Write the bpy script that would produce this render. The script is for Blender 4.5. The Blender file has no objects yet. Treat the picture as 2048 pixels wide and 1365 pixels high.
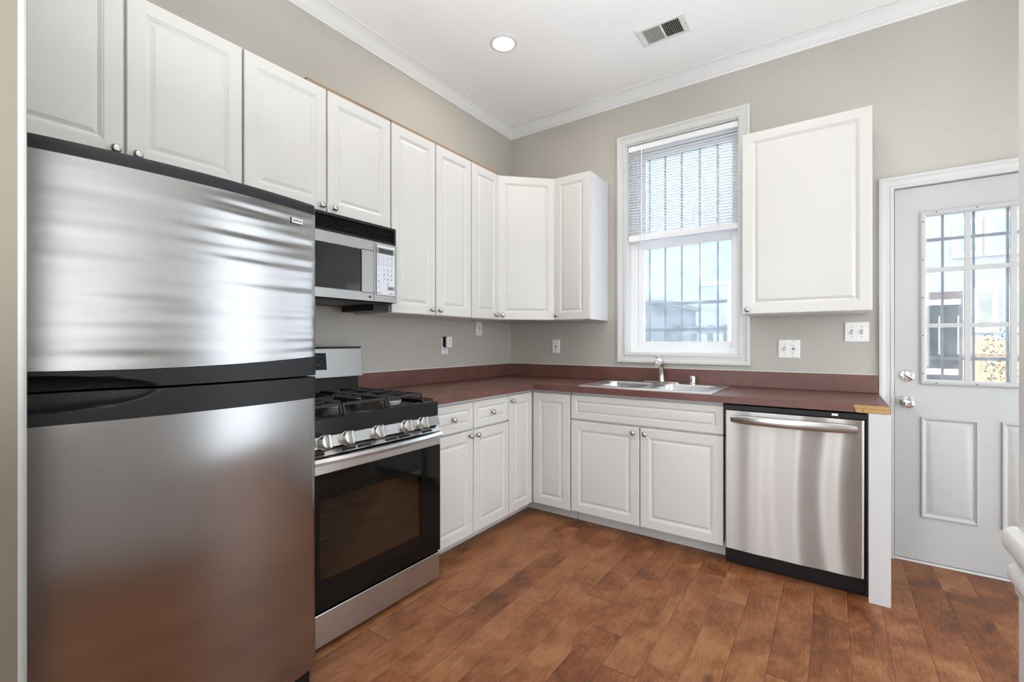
import bpy, bmesh, math, random
from mathutils import Matrix, Vector
PI = math.pi
random.seed(7)
SC = bpy.context.scene
COL = SC.collection

# ---------------------------------------------------------------- camera
cam_d = bpy.data.cameras.new('camera')
cam = bpy.data.objects.new('camera', cam_d); COL.objects.link(cam)
cam.location = (2.3233, -3.3127, 1.2063)
cam.rotation_euler = (PI/2, 0, math.radians(34.9256))
cam_d.sensor_fit = 'HORIZONTAL'; cam_d.sensor_width = 36.0
cam_d.lens = 917.95/2048*36.0
cam_d.shift_y = 1.2/2048
cam_d.clip_start = 0.02
SC.camera = cam

# ---------------------------------------------------------------- world, sun, exposure
w = bpy.data.worlds.new('sky'); SC.world = w; w.use_nodes = True
bg = w.node_tree.nodes['Background']
bg.inputs[0].default_value = (0.87, 0.94, 1.0, 1); bg.inputs[1].default_value = 6.5
sun_d = bpy.data.lights.new('sun', 'SUN'); sun_d.energy = 4.5; sun_d.angle = 0.02; sun_d.color = (1, .93, .82)
sun = bpy.data.objects.new('sun', sun_d); COL.objects.link(sun)
sun.rotation_euler = (math.radians(38), 0, math.radians(-28))
vs = SC.view_settings
SC.display_settings.display_device = 'sRGB'
vs.view_transform = 'Standard'; vs.look = 'None'; vs.gamma = 1.0; vs.exposure = 0.57
LAMP_W = 6.0          # each recessed ceiling lamp
LAMP_COL = (1.0, .94, .86)
fl_d = bpy.data.lights.new('ceiling_fill', 'AREA'); fl_d.shape = 'DISK'; fl_d.size = .9; fl_d.energy = 48; fl_d.spread = math.radians(112); fl_d.color = (.92, .96, 1.0)
fl = bpy.data.objects.new('ceiling_fill', fl_d); COL.objects.link(fl)      # added unseen fill light aimed up at the ceiling behind the camera
fl.location = (2.0, -3.6, .6); fl.rotation_euler = (math.radians(176), 0, 0)
def window_fill(name, loc, rot, sx, sy, power, col=(.94, .97, 1.0)):      # added area lamp in an unseen window opening, extra fill
    d = bpy.data.lights.new(name, 'AREA'); d.shape = 'RECTANGLE'; d.size = sx; d.size_y = sy; d.energy = power; d.color = col
    o = bpy.data.objects.new(name, d); COL.objects.link(o); o.location = loc; o.rotation_euler = rot; return o
REAR_W = 36.
window_fill('rear_window_fill', (.50, -7.64, 1.625), (PI/2, 0, 0), .68, 1.72, REAR_W*.38)
window_fill('rear_window_fill', (1.725, -7.64, 1.425), (PI/2, 0, 0), .43, 2.12, REAR_W*.50)
window_fill('rear_window_fill', (3.30, -7.64, 1.625), (PI/2, 0, 0), .88, 1.72, REAR_W*.12)

# ---------------------------------------------------------------- materials
class G:
    """small node-graph writer"""
    def __init__(s, name):
        s.m = bpy.data.materials.new(name); s.m.use_nodes = True
        s.t = s.m.node_tree; s.n = s.t.nodes; s.p = s.n['Principled BSDF']; s.out = s.n['Material Output']
    def add(s, typ, ins=None, **kw):
        d = s.n.new(typ)
        for k, v in kw.items(): setattr(d, k, v)
        for k, v in (ins or {}).items(): s.set(d.inputs[k], v)
        return d
    def set(s, sock, v):
        if isinstance(v, bpy.types.NodeSocket): s.t.links.new(v, sock)
        elif isinstance(v, bpy.types.Node): s.t.links.new(v.outputs[0], sock)
        elif isinstance(v, (tuple, list)) and len(v) == 3 and sock.type == 'RGBA': sock.default_value = (*v, 1)
        else: sock.default_value = v
    def math(s, op, a, b=0.0, clamp=False):
        return s.add('ShaderNodeMath', {0: a, 1: b}, operation=op, use_clamp=clamp).outputs[0]
    def mix(s, f, a, b, bt='MIX'):
        d = s.add('ShaderNodeMix', data_type='RGBA', blend_type=bt)
        s.set(d.inputs[0], f); s.set(d.inputs[6], a); s.set(d.inputs[7], b); return d.outputs[2]
    def coord(s): return s.add('ShaderNodeTexCoord').outputs['Object']
    def sep(s, v): return s.add('ShaderNodeSeparateXYZ', {0: v}).outputs
    def comb(s, x, y, z): return s.add('ShaderNodeCombineXYZ', {0: x, 1: y, 2: z}).outputs[0]
    def scale(s, v, sc): return s.add('ShaderNodeMapping', {0: v, 3: sc}).outputs[0]
    def noise(s, v, scale=5., detail=3., rough=.5, dist=0.):
        return s.add('ShaderNodeTexNoise', {'Vector': v, 'Scale': scale, 'Detail': detail, 'Roughness': rough, 'Distortion': dist}).outputs[0]
    def ramp(s, f, *stops):
        d = s.add('ShaderNodeValToRGB', {0: f}); e = d.color_ramp.elements
        while len(e) < len(stops): e.new(.5)
        for i, (p, c) in enumerate(stops):
            e[i].position = p; e[i].color = (*c, 1) if isinstance(c, (tuple, list)) else (c, c, c, 1)
        return d.outputs[0]
    def mr(s, f, a, b, c, d):
        return s.add('ShaderNodeMapRange', {0: f, 1: a, 2: b, 3: c, 4: d}).outputs[0]
    def bump(s, h, strength=.2, dist=.002):
        s.set(s.p.inputs['Normal'], s.add('ShaderNodeBump', {'Height': h, 'Strength': strength, 'Distance': dist}))
    def base(s, col, rough=.5, metal=0., spec=.5):
        s.set(s.p.inputs['Base Color'], col); s.set(s.p.inputs['Roughness'], rough)
        s.set(s.p.inputs['Metallic'], metal); s.set(s.p.inputs['Specular IOR Level'], spec)
        return s

def paint(name, col, rough=.5, var=.03, bump=.05, bscale=180.):
    g = G(name); c = g.coord()
    n = g.noise(c, 3., 4.)
    g.base(g.mix(g.mr(n, .3, .7, 0, 1), tuple(x*(1-var) for x in col), tuple(min(1, x*(1+var)) for x in col)), rough)
    g.bump(g.noise(c, bscale, 2.), bump, .0006)
    return g.m

def steel(name, tangent, col=(.60, .595, .585), rough=.27, aniso=.75, stretch=(2, 2, 400)):
    g = G(name); c = g.coord()
    n = g.noise(g.scale(c, stretch), 1., 4., .6)
    g.base(g.mix(n, tuple(k*.98 for k in col), tuple(min(1, k*1.02) for k in col)), rough, 1.0)
    g.p.inputs['Anisotropic'].default_value = aniso
    g.set(g.p.inputs['Tangent'], g.comb(*tangent))
    return g.m

M = {}
M['wall'] = paint('greige_wall_paint', (.447, .422, .372), .55, .015, .08)
M['tan'] = paint('shaded_tan_wall_paint', (.16, .137, .108), .55, .015, .08)  # tan paint, darkened further for the shaded wall end
M['ceiling'] = paint('ceiling_paint', (.90, .895, .88), .7, .01, .08)
M['trim'] = paint('white_trim_paint', (.72, .715, .70), .35, .01, .03)
M['cab'] = paint('white_cabinet_foil', (.615, .603, .575), .33, .012, .03, 90.)
M['cab_side'] = paint('white_cabinet_melamine', (.57, .57, .57), .4, .01, .03)
M['toe'] = paint('grey_white_toe_kick', (.55, .55, .54), .5, .06, .05)
M['door'] = paint('white_door_paint', (.44, .437, .428), .38, .01, .04)
M['vinyl'] = paint('white_vinyl', (.88, .885, .90), .35, .005, .0)
M['plate'] = paint('white_plate_plastic', (.80, .79, .76), .35, .0, .0)
M['black'] = paint('black_plastic', (.006, .006, .007), .42, .1, .15, 500.)
M['charcoal'] = paint('charcoal_textured_plastic', (.012, .0125, .015), .40, .08, .35, 700.)
M['enamel'] = paint('black_enamel', (.006, .006, .0065), .22, .05, .0)
M['iron'] = paint('cast_iron', (.012, .012, .013), .5, .1, .3, 600.)
M['cap'] = paint('grey_burner_metal', (.55, .53, .49), .35, .1, .1)
M['capb'] = paint('dark_burner_cap', (.05, .048, .045), .4, .1, .1)
M['rawwood'] = paint('raw_wood_edge', (.27, .185, .115), .7, .15, .2)
for k_ in ('black', 'charcoal', 'enamel'): M[k_].node_tree.nodes['Principled BSDF'].inputs['Specular IOR Level'].default_value = .32
M['bead'] = paint('dimmed_bead_paint', (.33, .34, .33), .5, .1, .2)  # white bead darkened to offset the nearby fill light
M['louvre'] = paint('grey_louvre_paint', (.36, .35, .33), .5, .1, .1)  # even grey, darker than the vent frame
M['mel'] = paint('lit_melamine', (.70, .70, .71), .4, .01, .03)  # melamine lightened for cabinet sides that catch light from the right
M['casing'] = paint('dimmed_casing_paint', (.53, .527, .513), .4, .01, .03)  # trim white darkened to offset strong light on the door casing
M['casing_w'] = paint('dimmed_window_casing_paint', (.62, .616, .60), .38, .01, .03)  # trim white darkened a little, offsetting light on the window casing
M['dark'] = paint('dark_void', (.01, .01, .01), .8, .0, .0)
M['print'] = paint('dark_print', (.05, .05, .055), .6, .0, .0)
M['printgrey'] = paint('grey_print', (.30, .30, .31), .6, .0, .0)
M['blueprint'] = paint('blue_print', (.03, .05, .28), .6, .0, .0)
M['keypad'] = paint('silver_keypad', (.66, .68, .72), .4, .01, .0)
M['lcd'] = paint('grey_display', (.045, .05, .055), .2, .0, .0)
M['lcdframe'] = paint('display_bezel', (.22, .24, .25), .3, .0, .0)
M['oven_in'] = paint('brown_oven_interior', (.16, .165, .16), .6, .1, .0)
M['silver_paint'] = paint('pale_silver', (.62, .62, .62), .35, .0, .0)
M['gap'] = paint('weatherstrip', (.06, .06, .055), .8, .0, .0)

def metal(name, col, rough):
    g = G(name); n = g.noise(g.coord(), 40., 3.)
    g.base(g.mix(n, tuple(k*.97 for k in col), tuple(min(1, k*1.03) for k in col)), rough, 1.0); return g.m
M['nickel'] = metal('satin_nickel', (.50, .49, .47), .30)
M['chrome'] = metal('chrome', (.72, .72, .74), .10)
M['faucetm'] = metal('brushed_faucet_nickel', (.55, .51, .45), .28)
M['headm'] = metal('satin_spray_head', (.70, .665, .61), .38)
M['rackm'] = metal('oven_rack_wire', (.75, .70, .62), .3)
M['hinge'] = metal('hinge_metal', (.35, .33, .28), .4)
M['sinkm'] = metal('sink_steel', (.60, .60, .60), .30)
M['steel_h'] = steel('stainless_vertical_grain', (0, 1, 0), (.39, .39, .395), .22, .8, (1500, 1500, 3))
M['steel_v'] = steel('stainless_horizontal_grain', (0, 0, 1), (.40, .385, .365), .37, .95, (3, 3, 1500))
M['steel_r'] = steel('stainless_range', (0, 0, 1), (.53, .535, .54), .28, .6, (3, 3, 1500))

def floor_mat():
    g = G('hickory_plank_floor'); x, y, z = g.sep(g.coord())
    W = .1272
    xs = g.math('DIVIDE', g.math('SUBTRACT', x, .853 - 40*W), W)
    col = g.math('FLOOR', xs); fx = g.math('FRACT', xs)
    r1 = g.add('ShaderNodeTexWhiteNoise', {'W': g.math('ADD', col, .37)}, noise_dimensions='1D').outputs[0]
    L = 1.15
    ys = g.math('ADD', g.math('DIVIDE', y, L), g.math('ADD', g.math('MULTIPLY', r1, 7.3), 20))
    row = g.math('FLOOR', ys); fy = g.math('FRACT', ys)
    idn = g.add('ShaderNodeTexWhiteNoise', {'Vector': g.comb(col, row, 3.1)}, noise_dimensions='3D')
    rid = idn.outputs[0]
    off = g.math('MULTIPLY', rid, 31.)
    # cathedral grain
    v1 = g.comb(g.math('ADD', g.math('MULTIPLY', x, 9.), off), g.math('ADD', g.math('MULTIPLY', y, 1.7), off), off)
    n1 = g.noise(v1, 1.6, 4., .55, 1.6)
    rings = g.math('FRACT', g.math('MULTIPLY', n1, 9.))
    rings = g.math('ABSOLUTE', g.math('SUBTRACT', rings, .5))
    v2 = g.comb(g.math('MULTIPLY', x, 150.), g.math('ADD', g.math('MULTIPLY', y, 11.), off), off)
    fine = g.noise(v2, 1., 6., .72, .9)
    blot = g.noise(g.comb(g.math('ADD', x, off), g.math('MULTIPLY', y, .8), off), 6., 4., .6, .5)
    tone = g.math('ADD', g.math('SUBTRACT', g.math('MULTIPLY', rid, .15), .03), g.math('ADD', g.math('MULTIPLY', blot, .78), g.math('ADD', g.math('MULTIPLY', rings, .17), g.math('MULTIPLY', fine, .36))))
    c = g.ramp(tone, (.37, (.042, .0145, .0075)), (.50, (.120, .040, .0145)), (.62, (.195, .069, .0255)), (.82, (.31, .138, .062)))
    # knots
    kv = g.comb(g.math('ADD', g.math('MULTIPLY', x, 2.6), off), g.math('MULTIPLY', y, 1.5), 0.)
    vo = g.add('ShaderNodeTexVoronoi', {'Vector': kv, 'Scale': 1.5, 'Randomness': 1.}, feature='F1').outputs['Distance']
    knot = g.mr(g.math('ADD', vo, g.math('MULTIPLY', blot, .10)), .075, .16, 1., 0.)
    c = g.mix(g.math('MULTIPLY', knot, .8), c, (.055, .018, .008))
    # pale scuffs
    sc = g.noise(g.scale(g.coord(), (22, 22, 22)), 1.3, 6., .75, 1.)
    c = g.mix(g.mr(sc, .66, .76, 0., .6), c, (.46, .26, .15))
    # grooves
    ex = g.math('MULTIPLY', g.math('MINIMUM', fx, g.math('SUBTRACT', 1., fx)), W)
    ey = g.math('MULTIPLY', g.math('MINIMUM', fy, g.math('SUBTRACT', 1., fy)), L)
    e = g.math('MINIMUM', ex, ey)
    gro = g.math('MAXIMUM', g.math('MULTIPLY', g.mr(ex, .0004, .0014, 1., 0.), .75), g.mr(ey, .0010, .0026, 1., 0.))
    c = g.mix(g.math('MULTIPLY', gro, .75), c, (.03, .011, .006))
    g.base(c, g.mr(blot, .3, .7, .38, .52), 0., .26)
    h = g.math('ADD', g.mr(e, 0., .005, 0., 1.), g.math('ADD', g.math('MULTIPLY', fine, .10), g.math('MULTIPLY', blot, .35)))
    g.bump(h, .45, .0022)
    return g.m
M['floor'] = floor_mat()

def laminate():
    g = G('red_brown_laminate'); c = g.coord()
    n = g.noise(g.scale(c, (1, 1, 1)), 9., 5., .6)
    f = g.noise(c, 420., 2., .6)
    t = g.math('ADD', g.math('MULTIPLY', n, .6), g.math('MULTIPLY', f, .4))
    col = g.ramp(t, (.34, (.108, .043, .033)), (.55, (.142, .059, .046)), (.72, (.18, .082, .065)))
    wear = g.noise(g.scale(c, (5, 14, 5)), 3., 6., .75, .8)
    col = g.mix(g.mr(wear, .64, .80, 0., .35), col, (.34, .21, .17))
    g.base(col, g.mr(n, .3, .7, .36, .48), 0., .5)
    g.bump(f, .12, .0006); return g.m
M['laminate'] = laminate()

def particle_board():
    g = G('particle_board'); c = g.coord()
    f = g.noise(g.scale(c, (1, 1, 3)), 160., 4., .7)
    g.base(g.ramp(f, (.3, (.28, .14, .05)), (.5, (.46, .27, .11)), (.7, (.60, .40, .20))), .8)
    g.bump(f, .5, .002); return g.m
M['particle'] = particle_board()

def glass(name, tint, dirt, speck, rough=0.0, dcol=(.82, .88, .94)):
    """clear pane with a film of dust that catches outdoor light"""
    g = G(name); c = g.coord()
    tr = g.add('ShaderNodeBsdfTransparent', {0: (*tint, 1)})
    gl = g.add('ShaderNodeBsdfGlossy', {0: (1, 1, 1, 1), 1: .02})
    fr = g.add('ShaderNodeFresnel', {0: 1.45})
    a = g.add('ShaderNodeMixShader', {0: g.math('MULTIPLY', fr.outputs[0], .9), 1: tr.outputs[0], 2: gl.outputs[0]})
    tl = g.add('ShaderNodeBsdfTranslucent', {0: (*dcol, 1)})
    n = g.noise(c, 260., 4., .7); n2 = g.noise(c, 9., 3., .6)
    f = g.math('ADD', g.mr(n2, .3, .7, dirt*.6, dirt*1.3), g.mr(n, .60, .72, 0., speck), True)
    b = g.add('ShaderNodeMixShader', {0: f, 1: a.outputs[0], 2: tl.outputs[0]})
    g.t.links.new(b.outputs[0], g.out.inputs[0]); return g.m
M['glass_win'] = glass('dusty_window_glass', (.86, .90, .95), .13, .2)
M['glass_up'] = glass('upper_window_glass', (.88, .92, .96), .07, .06)
M['glass_door'] = glass('door_lite_glass', (.97, .98, 1.), .06, .45)

def dark_glass(name, col, alpha):
    g = G(name); c = g.coord()
    tr = g.add('ShaderNodeBsdfTransparent', {0: (*col, 1)})
    gl = g.add('ShaderNodeBsdfGlossy', {0: (1, 1, 1, 1), 1: .03})
    fr = g.add('ShaderNodeFresnel', {0: 1.5})
    a = g.add('ShaderNodeMixShader', {0: g.math('MULTIPLY', fr.outputs[0], .4), 1: tr.outputs[0], 2: gl.outputs[0]})
    g.t.links.new(a.outputs[0], g.out.inputs[0]); return g.m
M['oven_glass'] = dark_glass('tinted_oven_glass', (.55, .52, .48), .5)
M['mw_glass'] = paint('dark_microwave_glass', (.022, .022, .022), .06, .2, .0)
M['black_glass'] = paint('black_oven_glass', (.006, .006, .006), .06, .0, .0); M['black_glass'].node_tree.nodes['Principled BSDF'].inputs['Specular IOR Level'].default_value = .22

def emit(name, col, st):
    g = G(name); e = g.add('ShaderNodeEmission', {0: (*col, 1), 1: st})
    g.t.links.new(e.outputs[0], g.out.inputs[0]); return g.m
M['lamp'] = emit('lit_lamp_lens', (1., .95, .88), 7.)

def slat_mat():
    g = G('white_blind_slat')
    d = g.add('ShaderNodeBsdfDiffuse', {0: (.92, .92, .92, 1)})
    t = g.add('ShaderNodeBsdfTranslucent', {0: (.92, .93, .95, 1)})
    n = g.noise(g.coord(), 30., 2.)
    a = g.add('ShaderNodeMixShader', {0: g.mr(n, 0., 1., .47, .53), 1: d.outputs[0], 2: t.outputs[0]})
    g.t.links.new(a.outputs[0], g.out.inputs[0]); return g.m
M['slat'] = slat_mat()

def siding(name, col, pitch, rough=.7):
    g = G(name); x, y, z = g.sep(g.coord())
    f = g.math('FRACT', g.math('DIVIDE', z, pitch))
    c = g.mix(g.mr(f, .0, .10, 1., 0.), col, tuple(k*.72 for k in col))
    g.base(c, rough); return g.m
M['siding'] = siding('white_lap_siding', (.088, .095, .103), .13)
M['bluepane'] = paint('pale_blue_window_pane', (.065, .095, .12), .2, .1, .0)
M['greenpane'] = paint('olive_window_pane', (.045, .055, .035), .2, .4, .0)
def brick():
    g = G('dark_brick'); x, y, z = g.sep(g.coord())
    b = g.add('ShaderNodeTexBrick', {'Vector': g.comb(x, z, 0.), 'Color1': (.018, .009, .008, 1), 'Color2': (.028, .013, .011, 1), 'Mortar': (.035, .03, .028, 1), 'Scale': 4.6, 'Mortar Size': .012})
    g.base(b.outputs[0], .85); return g.m
M['brick'] = brick()
def fencewood():
    g = G('tan_fence_wood'); x, y, z = g.sep(g.coord())
    n = g.noise(g.comb(g.math('MULTIPLY', x, 20.), 0., g.math('MULTIPLY', z, 2.)), 1., 4.)
    g.base(g.ramp(n, (.3, (.16, .085, .032)), (.7, (.28, .165, .075))), .8); return g.m
M['fence'] = fencewood()
M['greyfence'] = paint('grey_weathered_wood', (.035, .039, .045), .8, .2, .2)
M['bar'] = paint('black_iron_bar', (.03, .035, .045), .55, .3, .2)
M['leaf'] = paint('ivy_leaf', (.012, .011, .007), .6, .5, .0)
M['ground'] = paint('concrete_yard', (.45, .44, .42), .9, .15, .2, 30.)

# ---------------------------------------------------------------- mesh builder
class MB:
    def __init__(s): s.v = []; s.f = []; s.M = Matrix()
    def vert(s, p): s.v.append(tuple(s.M @ Vector(p))); return len(s.v)-1
    def face(s, idx): s.f.append(tuple(idx))
    def box(s, x0, x1, y0, y1, z0, z1):
        a = [s.vert(p) for p in ((x0,y0,z0),(x1,y0,z0),(x1,y1,z0),(x0,y1,z0),(x0,y0,z1),(x1,y0,z1),(x1,y1,z1),(x0,y1,z1))]
        for q in ((3,2,1,0),(4,5,6,7),(0,1,5,4),(1,2,6,5),(2,3,7,6),(3,0,4,7)): s.face([a[i] for i in q])
        return s
    def loft(s, loops, closed=True, cap0=False, cap1=False):
        rows = [[s.vert(p) for p in l] for l in loops]; n = len(rows[0])
        for a, b in zip(rows, rows[1:]):
            for i in range(n if closed else n-1):
                j = (i+1) % n; s.face((a[i], a[j], b[j], b[i]))
        if cap0: s.face(rows[0][::-1])
        if cap1: s.face(rows[-1])
        return s
    def lathe(s, prof, origin, axis=(0, 0, 1), n=20, cap0=True, cap1=True):
        q = Vector((0, 0, 1)).rotation_difference(Vector(axis)).to_matrix(); o = Vector(origin)
        loops = [[tuple(o + q @ Vector((r*math.cos(2*PI*i/n), r*math.sin(2*PI*i/n), h))) for i in range(n)] for r, h in prof]
        return s.loft(loops, True, cap0, cap1)
    def cyl(s, p0, p1, r, n=12):
        d = Vector(p1)-Vector(p0); return s.lathe([(r, 0), (r, d.length)], p0, d.normalized(), n)
    def tube(s, pts, r, n=8):
        P = [Vector(p) for p in pts]; loops = []; up = None
        for i, p in enumerate(P):
            t = (P[min(i+1, len(P)-1)]-P[max(i-1, 0)]).normalized()
            if up is None: up = Vector((0, 0, 1)) if abs(t.z) < .9 else Vector((1, 0, 0))
            a = t.cross(up).normalized(); b = a.cross(t).normalized(); up = b
            rr = r[i] if isinstance(r, (list, tuple)) else r
            loops.append([tuple(p + a*rr*math.cos(2*PI*k/n) + b*rr*math.sin(2*PI*k/n)) for k in range(n)])
        return s.loft(loops, True, True, True)
    def grid(s, fn, nu, nv):
        ids = [[s.vert(fn(i/nu, j/nv)) for i in range(nu+1)] for j in range(nv+1)]
        for j in range(nv):
            for i in range(nu): s.face((ids[j][i], ids[j][i+1], ids[j+1][i+1], ids[j+1][i]))
        return ids
    def prism(s, poly, y0, y1):        # polygon in x,z extruded along y
        return s.loft([[(x, y0, z) for x, z in poly], [(x, y1, z) for x, z in poly]], True, True, True)
    def panel(s, x0, x1, z0, z1, yf, t, rings):
        """raised-panel slab: front at y=yf facing -y; rings are (inset, depth behind front)"""
        loops = []
        for ins, dep in [(0, t)] + rings:
            loops.append([(x0+ins, yf+dep, z0+ins), (x1-ins, yf+dep, z0+ins), (x1-ins, yf+dep, z1-ins), (x0+ins, yf+dep, z1-ins)])
        return s.loft(loops, True, True, True)
    def build(s, name, mat, parent=None, smooth=False, bevel=0., ang=35., seg=2, props=None):
        me = bpy.data.meshes.new(name); me.from_pydata(s.v, [], s.f)
        bm = bmesh.new(); bm.from_mesh(me)
        bmesh.ops.recalc_face_normals(bm, faces=bm.faces); bm.to_mesh(me); bm.free()
        mats = mat if isinstance(mat, list) else [mat]
        for m in mats: me.materials.append(M[m] if isinstance(m, str) else m)
        if smooth:
            me.shade_smooth(); me.set_sharp_from_angle(angle=math.radians(ang))
        o = bpy.data.objects.new(name, me); COL.objects.link(o)
        if parent: o.parent = parent
        if bevel:
            b = o.modifiers.new('bevel', 'BEVEL'); b.width = bevel; b.segments = seg; b.limit_method = 'ANGLE'; b.angle_limit = math.radians(40)
        for k, v in (props or {}).items(): o[k] = v
        return o

def cells(xs, ys, zs, solid, name, mat, parent=None, **kw):
    """boxy solid on an irregular grid, with openings where solid() is False"""
    mb = MB(); nx, ny, nz = len(xs)-1, len(ys)-1, len(zs)-1; vid = {}
    def S(i, j, k): return 0 <= i < nx and 0 <= j < ny and 0 <= k < nz and solid((xs[i]+xs[i+1])/2, (ys[j]+ys[j+1])/2, (zs[k]+zs[k+1])/2)
    def V(i, j, k):
        if (i, j, k) not in vid: vid[(i, j, k)] = mb.vert((xs[i], ys[j], zs[k]))
        return vid[(i, j, k)]
    for i in range(nx):
        for j in range(ny):
            for k in range(nz):
                if not S(i, j, k): continue
                for d, q in (((-1,0,0), ((0,0,0),(0,0,1),(0,1,1),(0,1,0))), ((1,0,0), ((1,0,0),(1,1,0),(1,1,1),(1,0,1))),
                             ((0,-1,0), ((0,0,0),(1,0,0),(1,0,1),(0,0,1))), ((0,1,0), ((0,1,0),(0,1,1),(1,1,1),(1,1,0))),
                             ((0,0,-1), ((0,0,0),(0,1,0),(1,1,0),(1,0,0))), ((0,0,1), ((0,0,1),(1,0,1),(1,1,1),(0,1,1)))):
                    if not S(i+d[0], j+d[1], k+d[2]): mb.face([V(i+a, j+b, k+c) for a, b, c in q])
    return mb.build(name, mat, parent, **kw)

def thing(name, label, cat, loc=(0, 0, 0), rotz=0., group=None):
    o = bpy.data.objects.new(name, None); COL.objects.link(o); o.empty_display_size = .05
    o.location = loc; o.rotation_euler = (0, 0, rotz); o['label'] = label; o['category'] = cat
    if group: o['group'] = group
    return o
def sgroup(name, loc=(0, 0, 0)):
    o = bpy.data.objects.new(name, None); COL.objects.link(o); o.location = loc; o['kind'] = 'structure'; o.empty_display_size = .05
    return o
ST = {'kind': 'structure'}
LEFT = PI/2

def text(body, size, mat, parent, loc, name='lettering', rot=(PI/2, 0, 0), ext=.0003, align='CENTER', xs=1.):
    cu = bpy.data.curves.new('t', 'FONT'); cu.body = body; cu.size = size; cu.extrude = ext; cu.align_x = align; cu.align_y = 'CENTER'; cu.resolution_u = 2
    tmp = bpy.data.objects.new('t', cu); COL.objects.link(tmp)
    dg = bpy.context.evaluated_depsgraph_get()
    me = bpy.data.meshes.new_from_object(tmp.evaluated_get(dg)); bpy.data.objects.remove(tmp)
    me.transform(Matrix.LocRotScale(Vector(loc), Matrix.Rotation(rot[2], 3, 'Z') @ Matrix.Rotation(rot[0], 3, 'X'), Vector((xs, 1, 1))))
    me.materials.clear(); me.materials.append(M[mat])
    o = bpy.data.objects.new(name, me); COL.objects.link(o); o.parent = parent
    return o

RAISED = [(0, .003), (.003, 0), (.052, 0), (.0535, .0018), (.057, .0018), (.067, .0075), (.070, .0072), (.083, .002), (.086, .0016)]
def door_rings(w, h):
    k = min(1., (min(w, h)-.02)/.20) if min(w, h) < .22 else 1.
    return [(a if a < .01 else a*k, d) for a, d in RAISED]

KNOB = [(.0085, 0), (.0085, .002), (.0055, .004), (.0052, .012), (.009, .015), (.0145, .018), (.0155, .022), (.013, .0265), (.007, .029), (.002, .0295)]
def knob(parent, x, z, y):
    return MB().lathe(KNOB, (x, y, z), (0, -1, 0), 20).build('knob', 'nickel', parent, smooth=True, ang=50)

def cabinet(name, label, loc, rotz, wid, dep, z0, z1, fronts, toe=False, top=None, group=None, body_mat='mel', panels=True):
    """origin at the cabinet's left rear bottom; width +x, front towards -y"""
    c = thing(name, label, 'cabinet', loc, rotz, group)
    MB().box(.001, wid-.001, -dep, -.003, z0, z1).build('carcass', body_mat, c, bevel=.001)
    if toe: MB().box(.001, wid-.001, -dep+.085, -dep+.30, 0.001, z0-.0005).build('toe_kick', 'toe', c)
    if top: MB().box(max(.002, top-1), wid-.002, -dep-.016, -.004, z1+.0005, z1+.016).build('top_board', 'rawwood', c)
    for kind, x0, x1, a, b, kn in fronts:
        d = MB().panel(x0, x1, a, b, -dep-.0215, .020, door_rings(x1-x0, b-a)).build(kind, 'cab', c, smooth=True, ang=12)
        if kn: knob(d, kn[0], kn[1], -dep-.0215)
    return c

# ---------------------------------------------------------------- setting
H = 3.07
XR, YF = 3.95, -7.6            # far right wall, far end of the room behind the camera
cells([-.2, XR+.2], [YF-.2, .0, .16], [-.12, 0], lambda x, y, z: True, 'floor', 'floor', props=ST)
cells([-.2, XR+.2], [YF-.2, .16], [H, H+.2], lambda x, y, z: True, 'ceiling', 'ceiling', props=ST)
cells([-.16, 0], [YF-.2, .16], [0, H], lambda x, y, z: True, 'wall_left', 'wall', props=ST)
WX0, WX1, WZ0, WZ1 = 1.055, 1.822, 1.117, 2.675
DX0, DX1, DZ = 2.603, 3.368, 2.053
cells([0, WX0, WX1, DX0, DX1, XR], [0, .16], [0, WZ0, DZ, WZ1, H],
      lambda x, y, z: not (WX0 < x < WX1 and WZ0 < z < WZ1) and not (DX0 < x < DX1 and z < DZ), 'wall_back', 'wall', props=ST)
cells([0, .15, .85, 1.50, 1.95, 2.85, 3.75, XR], [YF-.16, YF], [0, .35, .75, 2.5, H],
      lambda x, y, z: not ((.75 < z < 2.5 and (.15 < x < .85 or 2.85 < x < 3.75)) or (.35 < z < 2.5 and 1.50 < x < 1.95)), 'wall_rear', 'wall', props=ST)
cells([XR, XR+.16], [YF-.2, -3.3, -.2, .16], [0, .1, 2.38, H], lambda x, y, z: not (-3.3 < y < -.2 and .1 < z < 2.38), 'wall_side', 'wall', props=ST)
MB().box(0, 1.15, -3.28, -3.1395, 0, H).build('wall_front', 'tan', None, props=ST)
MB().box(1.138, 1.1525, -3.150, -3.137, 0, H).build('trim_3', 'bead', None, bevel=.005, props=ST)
MB().box(2.605, 2.74, -4.4, -2.08, 0, H).build('wall_right', 'trim', None, bevel=.004, props=ST)

def fill_curtain_mat():
    g = G('fill_curtain_cloth'); n = g.noise(g.coord(), 60., 2.)
    t = g.add('ShaderNodeBsdfTranslucent', {0: g.mix(n, (.58, .58, .58), (.63, .63, .63))})
    d = g.add('ShaderNodeBsdfDiffuse', {0: (.80, .80, .80, 1)})
    a = g.add('ShaderNodeMixShader', {0: .72, 1: d.outputs[0], 2: t.outputs[0]})
    g.t.links.new(a.outputs[0], g.out.inputs[0]); return g.m
M['curtain'] = fill_curtain_mat()
mb = MB(); mb.grid(lambda u, v: (XR-.03+.012*math.sin(u*110), -3.36+3.24*u, .03+2.43*v), 160, 4)  # unseen side curtain added to bring soft fill light into the kitchen
cu_ = mb.build('fill_curtain', 'curtain', None, smooth=True, ang=80, props={'label': 'added sheer curtain softening light from the wide side window, unseen to the right', 'category': 'curtain'})
MB().cyl((XR-.03, -3.45, 2.475), (XR-.03, -.10, 2.475), .012, 12).build('fill_curtain_rod', 'nickel', cu_, smooth=True)

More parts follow.
